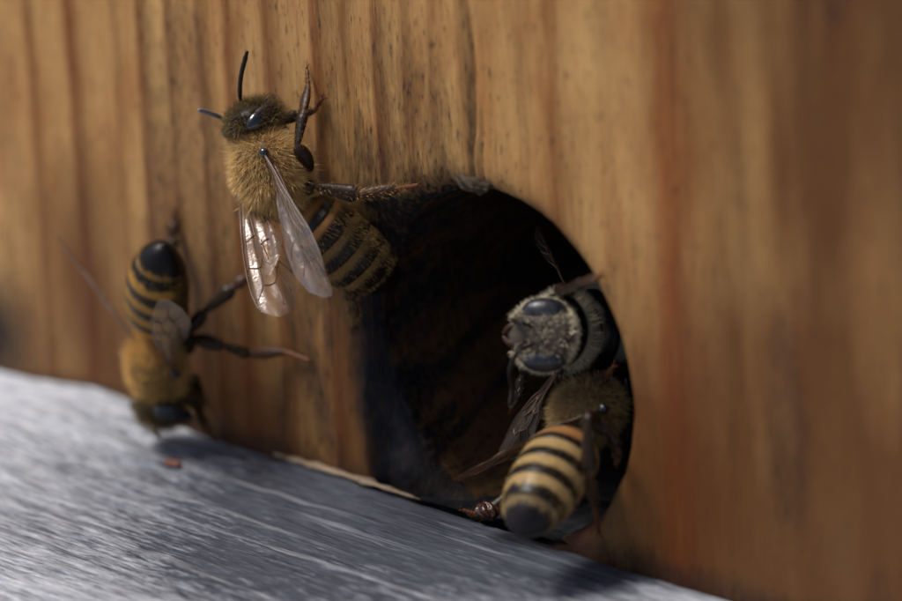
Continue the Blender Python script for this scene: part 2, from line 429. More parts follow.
# ------------------------------------------------------------------ the landing board
def board_z(X, Y):
    z = ZB+0*X
    bx = at(105, 382, 0)[0]
    z = z+.10*np.exp(-((X-bx)/.50)**2)*np.exp(Y/1.2)              # swollen knotty patch at the back edge
    z = z+.030*(n1.fbm(X*.5+4, Y*1.1, 3)-.5)
    z = z+.030*(n2.fbm(X*.8, Y*9, 4)-.5)+.018*(n3.fbm(X*5, Y*22, 3)-.5)
    z = z-.05*np.exp(Y/.02)
    return z
ye = np.concatenate([np.linspace(-.012, -.12, 14), -.12-np.cumsum(np.linspace(.010, .016, 230)), np.linspace(-3.3, -8, 26)])
xb = np.concatenate([np.linspace(-13, -5.4, 24), np.linspace(-5.3, 2.8, 560), np.linspace(2.9, 13, 24)])
BX, BY = np.meshgrid(xb, ye)
BZ = board_z(BX, BY)
ecx = .0
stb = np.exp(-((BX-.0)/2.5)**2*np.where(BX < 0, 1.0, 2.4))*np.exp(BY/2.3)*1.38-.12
glint_ = at(185, 430, .07)
stb = stb-2.2*gauss(BX, glint_[0], .15)*gauss(BY, glint_[1], .06)  # sunlit glint under the left bee's head, painted pale into the board colour
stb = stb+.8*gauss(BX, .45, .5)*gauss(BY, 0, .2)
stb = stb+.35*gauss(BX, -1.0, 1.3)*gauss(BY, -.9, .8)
Vb = np.stack([BX.ravel(), BY.ravel(), BZ.ravel()], -1)
Fb = grid_faces(len(ye), len(xb))[:, ::-1]
# rim of the board: drop straight down
def skirt(idx):
    global Vb, Fb, stb_
    n0 = len(Vb); lo = Vb[idx].copy(); lo[:, 2] = ZB-1.9
    Vb = np.vstack([Vb, lo]); j = np.arange(len(idx)-1)
    Fb = np.vstack([Fb, np.stack([idx[j], idx[j+1], n0+j+1, n0+j], -1)]); stb_ = np.concatenate([stb_, np.full(len(idx), .5)])
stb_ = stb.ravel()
nx = len(xb); ny = len(ye)
skirt(np.arange(nx)); skirt((ny-1)*nx+np.arange(nx)); skirt(np.arange(ny)*nx); skirt(np.arange(ny)*nx+nx-1)
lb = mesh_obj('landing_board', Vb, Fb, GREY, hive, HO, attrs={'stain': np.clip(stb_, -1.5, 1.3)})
lb['label'] = 'weathered silver-grey landing board below the entrance'
# floor of the tunnel: the board runs on under the hive front, coloured nearly black
xt = np.linspace(-.62, .62, 60); yt = np.linspace(.03, TL, 60)
TXg, TYg = np.meshgrid(xt, yt)
mesh_obj('entrance_sill', np.stack([TXg.ravel(), TYg.ravel(), (ZB-.012+.03*(n2.fbm(TXg*3, TYg*9, 4)-.5)).ravel()], -1), grid_faces(60, 60), make_simple('dark_sill_wood', (.014, .014, .017), .95, .04, .5, 12, .5), hive, HO,
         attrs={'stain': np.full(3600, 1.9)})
# pale split lip along the back edge of the board
px_ = np.linspace(274, 420, 60)
c_ = np.array([at(a, 367+.316*a-1.8-1.6*math.sin((a-270)/182*3.1), .03)-np.array([0, 0, .012]) for a in px_])
u = np.linspace(0, 1, 60); rr = .030*np.sin(np.clip(u**.8*1.0+.03, 0, 1)*math.pi)**.5*(.35+1.1*n1(u*14, u*0))+.003
v, f = tube(c_, rr, 10, np.full(60, .55), (0, 0, 1))
sp = mesh_obj('wood_splinter', v, tris_fix(f), RAWWOOD, hive, HO)
sp['label'] = 'pale raw splinter along the foot of the hive front'
# crust of pale resin over the top of the hole
def lump(c, rx, ry, rz, seed, n=28, amp=.25):
    a = np.linspace(0, math.pi, n)[:, None]; b = (np.arange(n*2)*math.pi/n)[None]
    d = np.stack([np.sin(a)*np.cos(b), np.sin(a)*np.sin(b), np.cos(a)+0*b], -1)
    nn = VNoise(seed).fbm(d[..., 0]*3+d[..., 2]*2+20, d[..., 1]*3+20-d[..., 2], 4)
    V = np.asarray(c)+d*(1+amp*2*(nn-.5))[..., None]*np.array([rx, ry, rz])
    return V.reshape(-1, 3), grid_faces(n, 2*n, True)
v, f = lump(at(474, 182, -.035), .11, .045, .05, 5, 40, .5)
mesh_obj('resin_crust', v, f, FUNGUS, hive, HO)

# ------------------------------------------------------------------ bees
def pal(style):
    return {
     'olive':  dict(light=(.22, .125, .045), split=(.55, .34, .42, .42, .42, .12), dark=(.012, .008, .005), first=(.34, .16, .05), tip=(.010, .007, .005), hair=(.92, .68, .34), hair2=(.66, .42, .16), band=(.44, .27, .11), fuzz=23000),
     'yellow': dict(light=(.55, .30, .065), split=(.70, .56, .50, .46, .44, .12), dark=(.007, .005, .004), first=(.58, .29, .055), tip=(.004, .004, .005), hair=(.95, .66, .28), hair2=(.74, .46, .14), band=(.62, .40, .14), fuzz=13000),
     'grey':   dict(light=(.52, .45, .33), split=(.56, .45, .5, .5, .5, .2), dark=(.006, .006, .009), first=(.40, .35, .26), tip=(.01, .01, .012), hair=(.90, .82, .62), hair2=(.72, .60, .40), band=(.80, .76, .64), fuzz=8000),
     'orange': dict(light=(.44, .30, .13), split=(.82, .60, .52, .50, .50, .26), dark=(.007, .005, .005), first=(.34, .15, .05), tip=(.01, .008, .009), hair=(.68, .50, .26), hair2=(.45, .30, .13), band=(.62, .44, .20), fuzz=9000),
    }[style]
NA = 56
def ring(c, f, d, ry, rz, belly=.88, m=NA):
    l = np.cross(d, f); th = np.arange(m)*2*math.pi/m
    cz = np.cos(th); sy = np.sin(th)
    zz = np.where(cz > 0, cz, cz*belly)
    return c+l*(sy*ry)[:, None]+d*(zz*rz)[:, None], cz
def frame(f, d):
    f = nrm(f); d = np.asarray(d, float); d = nrm(d-f*(d@f)); return f, d
def build_body(T, ft, dt, tail, da, H, fh, dh, pl, scale=1.0, bald=False, abd=1.0, hs=1.0, face=False):
    """one continuous skin: head, neck, thorax, waist, abdomen"""
    ft, dt = frame(ft, dt); fh, dh = frame(fh, dh)
    rings = []; info = []          # info: section, u along section
    # head, front to back
    for x, ry, rz in ((.115, .012, .012), (.112, .06, .06), (.100, .105, .115), (.080, .135, .150), (.05, .160, .172), (.015, .178, .180), (-.02, .182, .178), (-.05, .170, .160), (-.075, .135, .120), (-.09, .085, .075)):
        c = H+fh*x*hs+dh*(-.012*hs); rings.append(ring(c, fh, dh, ry*hs, rz*hs, 1.05)); info.append((0, x))
    neck_a = H-fh*.10*scale; neck_b = T+ft*.205*scale-dt*.03*scale
    for u_ in (.2, .5, .8):
        c = neck_a*(1-u_)+neck_b*u_; f_ = nrm(fh*(1-u_)+ft*u_); d_ = nrm(dh*(1-u_)+dt*u_)
        rings.append(ring(c, f_, d_, (.055+.02*u_)*scale, (.055+.02*u_)*scale)); info.append((1, u_))
    # thorax: pronotum collar, scutum, scutellum step, propodeum
    for k in range(27):
        u_ = k/26; x = .205-.43*u_
        prof = np.sin(np.clip(u_*.93+.035, 0, 1)*math.pi)**.55
        ry = .198*prof; rz = .180*prof
        if .60 < u_ < .64: rz *= .965                    # scuto-scutellar groove
        if .64 <= u_ < .80: rz *= 1.05
        if u_ < .10: ry *= .9; rz *= .86
        c = T+ft*x*scale+dt*(-.01*scale)
        rings.append(ring(c, ft, dt, ry*scale, rz*scale)); info.append((2, u_))
    # waist
    W0 = T-ft*.225*scale-dt*.045*scale
    a = tail-W0; L = np.linalg.norm(a); a = a/L
    da_ = nrm(np.asarray(da)-a*(np.asarray(da)@a))
    rings.append(ring(W0, ft, dt, .045*scale, .04*scale)); info.append((3, .3))
    rings.append(ring(W0+a*.02*scale, nrm(ft-a), nrm(dt+da_), .036*scale, .034*scale)); info.append((3, .6))
    # abdomen with six overlapping plates
    edges = np.array([0, .145, .315, .485, .65, .81, 1.0])
    for s_ in range(6):
        for q in np.linspace(0, 1, 15)[(0 if s_ == 0 else 0):]:
            u_ = edges[s_]+(edges[s_+1]-edges[s_])*q
            if s_ == 0 and q == 0: continue
            x = u_
            prof = (np.clip(x/.30, 0, 1)*(2-np.clip(x/.30, 0, 1)))**.55*(1-np.clip((x-.48)/.52, 0, 1)**2.15)**.62
            prof = max(prof, .05)
            lip = 1+.030*(q**2-.35)-(.028 if q > .985 and s_ < 5 else 0)
            arch = .07*math.sin(x*math.pi)*L                     # dorsal arch
            c = W0+a*(.02*scale+L*x*.985)+da_*(arch*.35-.010*scale)
            rings.append(ring(c, -a, da_, .207*abd*scale*prof*lip, .192*abd*scale*prof*lip, .85)); info.append((4+s_, q))
    V = np.concatenate([r[0] for r in rings]); cz = np.concatenate([r[1] for r in rings])
    n = len(rings); Fq = grid_faces(n, NA, True)[:, ::-1]
    # caps
    V = np.vstack([V, rings[0][0].mean(0), rings[-1][0].mean(0)+a*.01]); cz = np.append(cz, [0, 0])
    j = np.arange(NA); j2 = (j+1) % NA
    F1 = np.stack([np.full(NA, n*NA), j, j2, j2], -1); b0 = (n-1)*NA
    F2 = np.stack([np.full(NA, n*NA+1), b0+j2, b0+j, b0+j], -1)
    sec = np.repeat([i[0] for i in info], NA); uu = np.repeat([i[1] for i in info], NA)
    sec = np.append(sec, [0, 9]); uu = np.append(uu, [.1, 1.])
    # pigment
    col = np.zeros((len(V), 3)); L_ = lambda c: np.array(c)
    col[:] = L_((.016, .010, .007))
    col[sec == 0] = L_((.010, .007, .005))
    th_ = sec == 2
    col[th_] = L_((.13, .08, .032)) if not bald else L_((.085, .085, .098))
    if face:
        k_ = (sec == 2) & (((uu > .20) & (uu < .33)) | ((uu > .62) & (uu < .76)))
        col[th_] = L_((.42, .37, .28)); col[k_] = L_((.006, .005, .005))
        hd_ = sec == 0; rel = V-H; lh_ = np.cross(dh, fh); yy = rel@lh_; zz = rel@dh; xx = rel@fh
        nz = VNoise(31).fbm(yy*30+40, zz*30+40, 3)
        c = L_((.085, .066, .050))*(.5+1.0*nz)[:, None]
        gr = np.exp(-((np.abs(yy)-.030-.30*np.maximum(-zz+.03, 0))/.014)**2)*(zz < .06)+np.exp(-((zz+.055)/.012)**2)*(np.abs(yy) < .06)
        gr = np.clip(gr, 0, 1)[:, None]; c = c*(1-gr*.9)
        k_ = sstep(-.02, .05, xx)[:, None]; c = c*k_+L_((.012, .010, .009))*(1-k_)
        col[hd_] = c[hd_]
    wob = VNoise(11)
    wv = wob(np.arange(len(V)) % NA*.45+3, sec*3.3)-.5
    for s_ in range(6):
        k_ = sec == 4+s_
        q = uu[k_]+.10*wv[k_]+.06*(1-np.abs(cz[k_]))
        light = L_(pl['first'] if s_ < 2 else pl['light'])
        split = pl['split'][s_]
        wd = .13 if pl['split'][0] == .55 else .08
        if s_ > 3: q = q+.30*(VNoise(12)(np.arange(len(V)) % NA*.8, sec*1.7)-.5)[k_]
        m = sstep(split-wd, split+wd, q)[:, None]
        c = light*(1-m)+L_(pl['dark'])*m
        if s_ < 5:
            e = sstep(.93, .99, uu[k_])[:, None]; c = c*(1-e*.6)+L_(pl['light'])*.45*e*.6
        if s_ == 5: c = c*.4+L_(pl['tip'])*.6*1 if True else c
        bel_shade = (sstep(-.25, -.75, cz[k_]) if pl['split'][0] != .70 else sstep(.25, -.05, cz[k_]))[:, None]  # belly tone; on the yellow style also shade painted into the flanks
        c = c*(1-bel_shade)+(L_(pl['light'])*.45 if pl['split'][0] != .70 else L_(pl['dark'])*1.5)*bel_shade
        if bald: side = 1.0
        if s_ == 5: c = c*(1-bel_shade)+L_(pl['tip'])*bel_shade
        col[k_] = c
    return V, np.vstack([Fq, F1, F2]), col, sec, uu, cz, dict(W0=W0, a=a, da=da_, L=L, ft=ft, dt=dt, fh=fh, dh=dh)
def strands(name, base, dirs, length, width, cols, parent, origin, curl=.35, mat=None, down=None):
    """tapered hairs, each a bent ribbon of two quads and a tip triangle"""
    n = len(base); dirs = nrm(dirs)
    side = nrm(np.cross(dirs, nrm(rng.normal(size=(n, 3)))))
    bend = nrm(np.cross(dirs, side))*(rng.normal(size=(n, 1))*curl)
    if down is not None: bend = bend+np.asarray(down)
    L = length[:, None]
    p0 = base; p1 = base+dirs*L*.5+bend*L*.12; p2 = base+dirs*L*.95+bend*L*.45
    w = width[:, None]
    V = np.stack([p0-side*w, p0+side*w, p1+side*w*.8, p1-side*w*.8, p2], 1).reshape(-1, 3)
    i = np.arange(n)[:, None]*5
    F = np.concatenate([i+np.array([[0, 1, 2]]), i+np.array([[0, 2, 3]]), i+np.array([[3, 2, 4]])])
    o = mesh_obj(name, V, F, mat or HAIR, parent, origin, smooth=False, colors=np.repeat(cols, 5, 0))
    o['kind'] = 'stuff'
    return o
def sample(V, F, wgt, n):
    Q = F[F[:, 2] != F[:, 3]]
    a, b, c, d = (V[Q[:, i]] for i in range(4))
    nr = np.cross(c-a, d-b); ar = np.linalg.norm(nr, axis=1)
    w = ar*wgt[Q].mean(1); w /= w.sum()
    k = rng.choice(len(Q), n, p=w); s = rng.random((n, 1)); t = rng.random((n, 1))
    p = (a[k]*(1-s)+b[k]*s)*(1-t)+(d[k]*(1-s)+c[k]*s)*t
    return p, nrm(nr[k]), Q[k]
def leg_mesh(J, kind, pl, hind=False):
    """J: root, trochanter, knee, tibia end, basitarsus end, foot"""
    J = np.asarray(J, float); pts = []; rad = []; fl = []; col = []
    prof = [(.030, .024, 1.0), (.026, .030, .9), (.026, .036 if hind else .026, .62), (.024, .026 if hind else .016, .55), (.012, .009, .8)]
    dk = np.array((.014, .009, .006)); rd = np.array((.17, .055, .020))
    for i in range(5):
        r0, r1, flt = prof[i]
        n = 12
        for t_ in np.linspace(0, 1, n, endpoint=(i == 4)):
            pts.append(J[i]*(1-t_)+J[i+1]*t_)
            bulge = math.sin(t_*math.pi)**.7
            r = (r0*(1-t_)+r1*t_)*(.55+.52*bulge)
            if i == 2: r = .012+(r1-.010)*(t_**.8)*(1 if t_ < .9 else .55)
            if i == 4: r = (.011-.003*t_)*(1-.30*(math.sin(t_*math.pi*4)**8))
            rad.append(r*1.32); fl.append(flt)
            m = .05 if i < 3 else (.22 if i == 3 else .8)
            col.append(dk*(1-m)+rd*m)
    pts = np.array(pts); sm = pts.copy(); sm[1:-1] = .25*pts[:-2]+.5*pts[1:-1]+.25*pts[2:]
    v, f = tube(sm, rad, 12, np.array(fl), (.2, -.9, .3))
    c = np.vstack([np.repeat(np.array(col), 12, 0), col[0], col[-1]])
    # two claws
    e = J[5]; t_ = nrm(J[5]-J[4]); s_ = nrm(np.cross(t_, [.2, .9, .1]))
    parts = [(v, f)]; cc = [c]
    for sg in (-1, 1):
        q = np.array([e, e+t_*.018+s_*sg*.012, e+t_*.022+s_*sg*.020+np.array([0, .012, 0])])
        v2, f2 = tube(q, [.005, .004, .0015], 6); parts.append((v2, f2)); cc.append(np.tile(rd*.6, (len(v2), 1)))
    V, F = join(parts)
    return V, F, np.vstack(cc), sm, np.array(rad)
def fore_outline(t):
    lead = np.interp(t, [0, .08, .3, .6, .82, .93, .985, 1], [.010, .028, .040, .055, .035, -.005, -.075, -.125])
    trail = np.interp(t, [0, .06, .2, .38, .55, .7, .85, .95, 1], [-.02, -.045, -.14, -.235, -.29, -.31, -.275, -.205, -.13])
    return lead, trail
def hind_outline(t):
    lead = np.interp(t, [0, .1, .4, .7, .92, 1], [.01, .02, .03, .02, -.03, -.08])
    trail = np.interp(t, [0, .08, .3, .55, .8, .95, 1], [-.02, -.09, -.20, -.24, -.20, -.13, -.09])
    return lead, trail
FV = [[(0, 0), (.15, .018), (.35, .032), (.58, .042), (.80, .030), (.93, -.01)],
      [(.02, -.015), (.18, -.005), (.36, .010), (.56, .018), (.62, .040)],
      [(.02, -.02), (.18, -.045), (.33, -.055), (.40, -.085), (.52, -.075), (.60, -.045), (.57, .018)],
      [(.33, -.055), (.37, .010)], [(.40, -.085), (.38, -.155), (.52, -.185), (.60, -.16), (.52, -.075)],
      [(.02, -.03), (.15, -.10), (.30, -.17), (.38, -.155)], [(.60, -.045), (.74, -.05), (.84, -.01)], [(.60, -.16), (.72, -.135), (.74, -.05)],
      [(.52, -.185), (.60, -.28)], [(.60, -.16), (.75, -.25)], [(.72, -.135), (.90, -.17)], [(.30, -.17), (.42, -.235)]]
HV = [[(0, 0), (.3, .015), (.6, .01), (.85, -.02)], [(.02, -.02), (.3, -.05), (.55, -.06), (.8, -.10)], [(.02, -.03), (.25, -.11), (.45, -.19)], [(.3, -.05), (.33, -.13)]]
def wing(root, tip, side, parent, origin, mem, hind=False, cup=.04, curl=.03, seed=1, wscale=1.0):
    root = np.asarray(root); L = np.linalg.norm(tip-root); x = nrm(tip-root); s = np.asarray(side, float); s = nrm(s-x*(s@x)); n = np.cross(x, s)
    ws = L*wscale
    vn = VNoise(40+seed)
    def surf(t, v):
        h = cup*np.sin(np.clip(-v/.3, 0, 1)*math.pi)+.008*np.sin(v*55+t*5+4*vn(t*4, v*6))*np.sin(np.clip(t, 0, 1)*math.pi)+curl*t*t+.016*(vn.fbm(t*6+3, v*12+9, 3)-.5)
        return root+x*(t*L)[..., None]-s*(v*ws)[..., None]+n*(h*L)[..., None]
    nt_, nv = 60, 22
    t = np.linspace(0, 1, nt_); a, b = (hind_outline if hind else fore_outline)(t)
    k_ = np.linspace(0, 1, nv)
    VV = a[:, None]*(1-k_)+b[:, None]*k_; TT = t[:, None]+0*VV
    top = surf(TT, VV).reshape(-1, 3); thick = .0012
    F0 = grid_faces(nt_, nv)
    V = np.vstack([top, top-n*thick]); F = np.vstack([F0, F0[:, ::-1]+len(top)])
    w_ = mesh_obj('hind_wing' if hind else 'fore_wing', V, F, mem, parent, origin)
    parts = []
    for ln in (HV if hind else FV):
        p = smooth_path(np.array([(q[0], q[1], 0) for q in ln]), 5)
        c = surf(p[:, 0], p[:, 1])+n*.001
        r = np.linspace(.0062 if ln is (HV if hind else FV)[0] else .0044, .0032, len(c))
        parts.append(tube(c, r, 6))
    v, f = join(parts)
    mesh_obj('wing_veins', v, tris_fix(f), VEIN, w_)
    # veins share the wing's origin
    w_.children[0].data.transform(Matrix.Translation(tuple(-np.asarray(origin))))
    return w_
def antenna(pts, parent, origin, col=(.018, .012, .01)):
    p = smooth_path(pts, 14); n = len(p); u_ = np.linspace(0, 1, n)
    r = np.where(u_ < .32, .0095, .0125)*(1-.14*np.maximum(0, np.sin(u_*math.pi*24))**6)*np.where(u_ > .95, .75, 1)
    v, f = tube(p, r, 10)
    mesh_obj('antenna', v, tris_fix(f), LEGM, parent, origin, colors=np.tile(col, (len(v), 1)))

def bee(spec):
    T = spec['T']; O = T
    pl = pal(spec['style']); sc = spec.get('scale', 1)
    root = thing('honey_bee', O, spec['label'], 'bee', 'worker bees at the hive entrance')
    V, F, col, sec, uu, cz, fr = build_body(T, spec['ft'], spec['dt'], spec['tail'], spec['da'], spec['H'], spec['fh'], spec['dh'], pl, sc, spec.get('bald', False), spec.get('abd', 1), spec.get('hs', sc), spec.get('face', False))
    body = root
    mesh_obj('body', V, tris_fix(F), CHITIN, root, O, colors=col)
    body = root.children[0]
    H, fh, dh = spec['H'], fr['fh'], fr['dh']; lh = np.cross(dh, fh)
    bs = sc; sc = spec.get('hs', sc)
    # compound eyes and ocelli
    for sg in (-1, 1):
        fc = spec.get('face', False)
        c = H+lh*sg*(.128 if fc else .135)*sc+fh*(.035 if fc else .012)*sc+dh*.012*sc
        n = 24; a = np.linspace(0, math.pi, n)[:, None]; b = (np.arange(n)*2*math.pi/n)[None]
        d = np.stack([np.sin(a)*np.cos(b), np.sin(a)*np.sin(b), np.cos(a)+0*b], -1)
        Ve = c+(d[..., 0:1]*(.074 if fc else .068)*sc)*fh+(d[..., 1:2]*(.068 if fc else .062)*sc)*lh+(d[..., 2:3]*(.118 if fc else .140)*sc)*(nrm(dh-fh*.15))
        mesh_obj('compound_eye', Ve.reshape(-1, 3), grid_faces(n, n, True), EYEG if fc else EYE, root, O)
    for k_, (x, y) in enumerate(((.03, 0), (.0, -.028), (.0, .028))):
        v, f = lump(H+dh*.168*sc+fh*x+lh*y, .012, .012, .012, 3, 8, .0)
        mesh_obj('ocellus', v, f, EYE, root, O)
    # mandibles and tongue case
    for sg in (-1, 1):
        p = [H-dh*.14*sc+fh*.06+lh*sg*.045, H-dh*.175*sc+fh*.07+lh*sg*.035, H-dh*.205*sc+fh*.07+lh*sg*.006]
        v, f = tube(smooth_path(p, 4), np.linspace(.026, .008, 9), 8)
        mesh_obj('mandible', v, tris_fix(f), LEGM, root, O, colors=np.tile((.05, .02, .01), (len(v), 1)))
    sc = bs
    for k_, p in enumerate(spec['antennae']): antenna(p, root, O, (.22, .22, .24) if (k_ == 1 and spec['style'] == 'olive') else spec.get('antcol', (.018, .012, .01)))
    for j in spec['legs']:
        hind = j[0]; J = j[1]
        v, f, c, path, rad = leg_mesh(J, 0, pl, hind)
        lg = mesh_obj('leg', v, tris_fix(f), LEGM, root, O, colors=c)
        n = (900 if hind else 320) if spec['style'] == 'olive' else 150
        k_ = rng.integers(14, len(path)-8, n); k_ = np.minimum(k_, len(path)-2)
        q = rng.random((n, 1)); b = path[k_]*(1-q)+path[k_+1]*q; tg = nrm(path[k_+1]-path[k_])
        rd = nrm(np.cross(tg, rng.normal(size=(n, 3)))); b = b+rd*(rad[k_][:, None]*.7)
        cc = np.array(pl['band'])*(.9 if spec['style'] == 'olive' else .35)*(.75+.6*rng.random((n, 1)))
        hr = strands('leg_hair', b-O, rd+tg*1.0, (.030 if hind else .022)*(.6+.8*rng.random(n)), np.full(n, .0011), cc, lg, None)
    for wg in spec['wings']:
        wing(*wg['a'], root, O, spec.get('wingmat', WING), **wg.get('k', {}))
        tg = wg['a'][0]
        if wg.get('teg', True):
            v, f = lump(tg, .028, .026, .026, 9, 14, .1); mesh_obj('wing_hinge', v, f, EYE, root, O)
    # ---- fuzz
    axis = np.zeros_like(V)
    axis[sec <= 1] = -fr['fh']; axis[(sec == 2) | (sec == 3)] = -fr['ft']; axis[sec >= 4] = fr['a']
    def fuzz(wgt, n, L, lean, colf, name, w=.0013, curl=.4, jitter=.35):
        p, nr, q = sample(V, F, wgt, n)
        ax = axis[q[:, 0]]
        out = np.sign(np.einsum('ij,ij->i', nr, p-centre(q)))[:, None]; nr = nr*out
        d = nr+ax*lean+rng.normal(size=(n, 3))*jitter
        strands(name, p-O, d, L*(.55+.75*rng.random(n)), np.full(n, w), colf(n, q), body, None, curl)
    RC = {}
    ctr = V[:-2].reshape(-1, NA, 3).mean(1)
    def centre(q): return ctr[np.minimum(q[:, 0]//NA, len(ctr)-1)]
    h1, h2 = np.array(pl['hair']), np.array(pl['hair2'])
    def c1(n, q):
        k = rng.random((n, 1))**1.2; return (h1*(1-k)+h2*k)*(.7+.6*rng.random((n, 1)))
    def cb(n, q):
        return np.array(pl['band'])*(.6+.7*rng.random((n, 1)))
    wt = (sec == 2).astype(float)
    if spec.get('face'): wt[(sec == 2) & (((uu > .18) & (uu < .35)) | ((uu > .60) & (uu < .78)))] = 0
    if spec.get('bald', False): wt *= np.clip(.02+sstep(.45, -.05, cz)*1.2+(uu > .9)*.3+(uu < .16)*1.5, 0, 1.5)
    else: wt *= .55+.45*sstep(.98, .55, cz)+.3*(uu > .62)
    fuzz(wt, pl['fuzz'], (.050 if not spec.get('face') else .040)*sc, .55, c1, 'fuzz', .0008, .4, .22)
    fuzz((wt > 0).astype(float)*((uu > .66)*1.0+(uu < .12)*.8+sstep(.2, -.4, cz)*.6), 3000, (.085 if not spec.get('face') else .035)*sc, .6, c1, 'fuzz', .0008)
    wh = (sec == 0)*(cz > -.9)*(np.where(uu > .045, .22, 1.) if spec.get('face') else 1.)
    fuzz(wh, 4200 if not spec.get('face') else 4200, (.046 if not spec.get('face') else .034)*sc, .25, lambda n, q: c1(n, q)*(.30 if not spec.get('face') else 1.1), 'head_fuzz', .0010, .4, .3)
    wa = np.zeros(len(V))
    for s_ in range(6):
        k_ = sec == 4+s_
        wa[k_] = (cz[k_] > (-1 if pl['split'][0] != .70 else .15))*(1-sstep(pl['split'][s_]-.12, pl['split'][s_]+.12, uu[k_]))*(1.6 if s_ == 0 else 1.0)
    fuzz(wa, 12000, .012*sc, 3.0, cb, 'abdomen_fuzz', .0006, .2, .10)
    fuzz((sec >= 4)*(sec < 9)*(.1+1.0*sstep(.45, .0, np.abs(cz))), 4500, .024*sc, 2.2, cb, 'abdomen_fuzz', .0008, .3, .25)
    return root, fr

def A(*p): return at(*p)
# --- bee on the wall, upper left
LL = np.array([-.82, 0, -.57]); IN = np.array([0, 1., 0]); UX = np.array([-.57, 0, .82])
T = A(268, 168, .27); H = A(253, 121, .25)
W = T+np.array([.12, 0, -.15])
tail = at_dist(393, 285, A(300, 203, .22), .66, near=False)
rw = A(264, 153, .40); lw = A(240, 196, .36)
tipA = at_dist(327, 282, rw, .92); tipB = at_dist(259, 324, lw, .90)
rt = T
bee(dict(style='olive', T=T, H=H, ft=(-.55, -.03, .80), dt=(-.12, -1, -.05), tail=tail, da=(-.15, -1, .0), fh=(-.38, -.12, .93), dh=(-.08, -1, -.02), hs=.82,
  label='fuzzy honey bee clinging to the wall left of the hole, clear wings hanging down',
  antennae=[[A(243, 108, .26), A(240, 96, .30), A(241, 76, .32), A(247, 52, .34)], [A(226, 122, .28), A(219, 117, .34), A(209, 113, .42), A(199, 110, .50)]],
  antcol=(.016, .012, .010),
  legs=[(False, [A(296, 172, .14), A(311, 166, .20), A(297, 146, .26), A(303, 112, .16), A(308, 86, .06), A(307, 70, .02)]),
        (False, [A(278, 145, .12), A(292, 148, .14), A(277, 124, .16), A(298, 114, .08), A(315, 110, .03), A(322, 99, .02)]),
        (True, [A(296, 196, .14), A(303, 190, .18), A(312, 186, .22), A(360, 195, .16), A(398, 189, .05), A(418, 185, .02)]),
        (True, [A(318, 255, .10), A(330, 262, .10), A(345, 285, .08), A(352, 300, .06), A(354, 318, .03), A(352, 330, .01)]),
        (False, [T+LL*.10+IN*.10-UX*.08, T+LL*.16+IN*.11-UX*.10, T+LL*.25+IN*.05-UX*.16, T+LL*.27+IN*.20-UX*.22, T+LL*.27+IN*.245-UX*.28, T+LL*.27+IN*.255-UX*.34]),
        (False, [T+LL*.10+IN*.10+UX*.05, T+LL*.16+IN*.11+UX*.06, T+LL*.24+IN*.05+UX*.10, T+LL*.26+IN*.20+UX*.16, T+LL*.26+IN*.245+UX*.22, T+LL*.26+IN*.255+UX*.28])],
  wings=[dict(a=(rw, tipA, -RV*.50-P*.86), k=dict(seed=1, wscale=.80)), dict(a=(rw+np.array([.03, .03, -.05]), at_dist(306, 238, rw, .62), -RV*.5-P*.86), k=dict(hind=True, seed=2), teg=False),
         dict(a=(lw, tipB, RV*.9-P*.35), k=dict(seed=3, wscale=.80)), dict(a=(lw+np.array([.02, .04, -.04]), at_dist(262, 284, lw, .62), RV*.9+P*.4), k=dict(hind=True, seed=4), teg=False)]))

# --- bee standing on its head at the foot of the wall, left
T = A(157, 370, .32); H = A(166, 404, .27)
W0 = T+np.array([0, 0, .19])
tail = at_dist(163, 246, W0, .68, near=True)
rw = A(174, 374, .36)
lwr = A(140, 348, .40)
bee(dict(style='yellow', scale=.86, hs=.95, abd=1.03, T=T, H=H, ft=(.10, .05, -1), dt=(-.35, -1, .05), tail=tail, da=-RV*.55+P*.35-UV*.1+np.array([0, 0, -.1]), fh=(.15, .0, -1), dh=(-.15, -1, -.35),
  label='leftmost honey bee, yellow banded, standing head down at the foot of the wall',
  antennae=[[A(184, 405, .32), A(193, 412, .38), A(203, 428, .36), A(216, 441, .32)], [A(148, 405, .34), A(145, 416, .40), A(152, 428, .44), A(160, 438, .44)]],
  antcol=(.06, .035, .012),
  legs=[(True, [A(182, 340, .20), A(188, 332, .22), A(204, 312, .22), A(234, 287, .10), A(247, 277, .04), A(256, 271, .02)]),
        (False, [A(186, 352, .20), A(192, 338, .22), A(224, 346, .20), A(250, 354, .10), A(286, 352, .04), A(310, 361, .02)]),
        (True, [A(150, 330, .22), A(150, 310, .20), A(170, 262, .12), A(172, 238, .06), A(172, 222, .03), A(174, 212, .02)]),
        (False, [A(150, 385, .24), A(144, 392, .22), A(140, 390, .14), A(142, 384, .08), A(142, 378, .04), A(142, 372, .02)]),
        (False, [A(184, 380, .24), A(190, 384, .22), A(196, 378, .16), A(200, 392, .08), A(204, 402, .04), A(208, 406, .02)]),
        (False, [A(176, 398, .26), A(184, 404, .24), A(196, 398, .20), A(200, 414, .14), A(206, 424, .10), A(210, 430, .08)])],
  wings=[dict(a=(rw, at_dist(151, 316, rw, .80), RV*.8+UV*.35), k=dict(seed=5, wscale=.72, cup=.06)),
         dict(a=(lwr, at_dist(56, 236, lwr, .86, near=False), P*.97+RV*.04), k=dict(seed=6, cup=.01, curl=.0), teg=False)]))

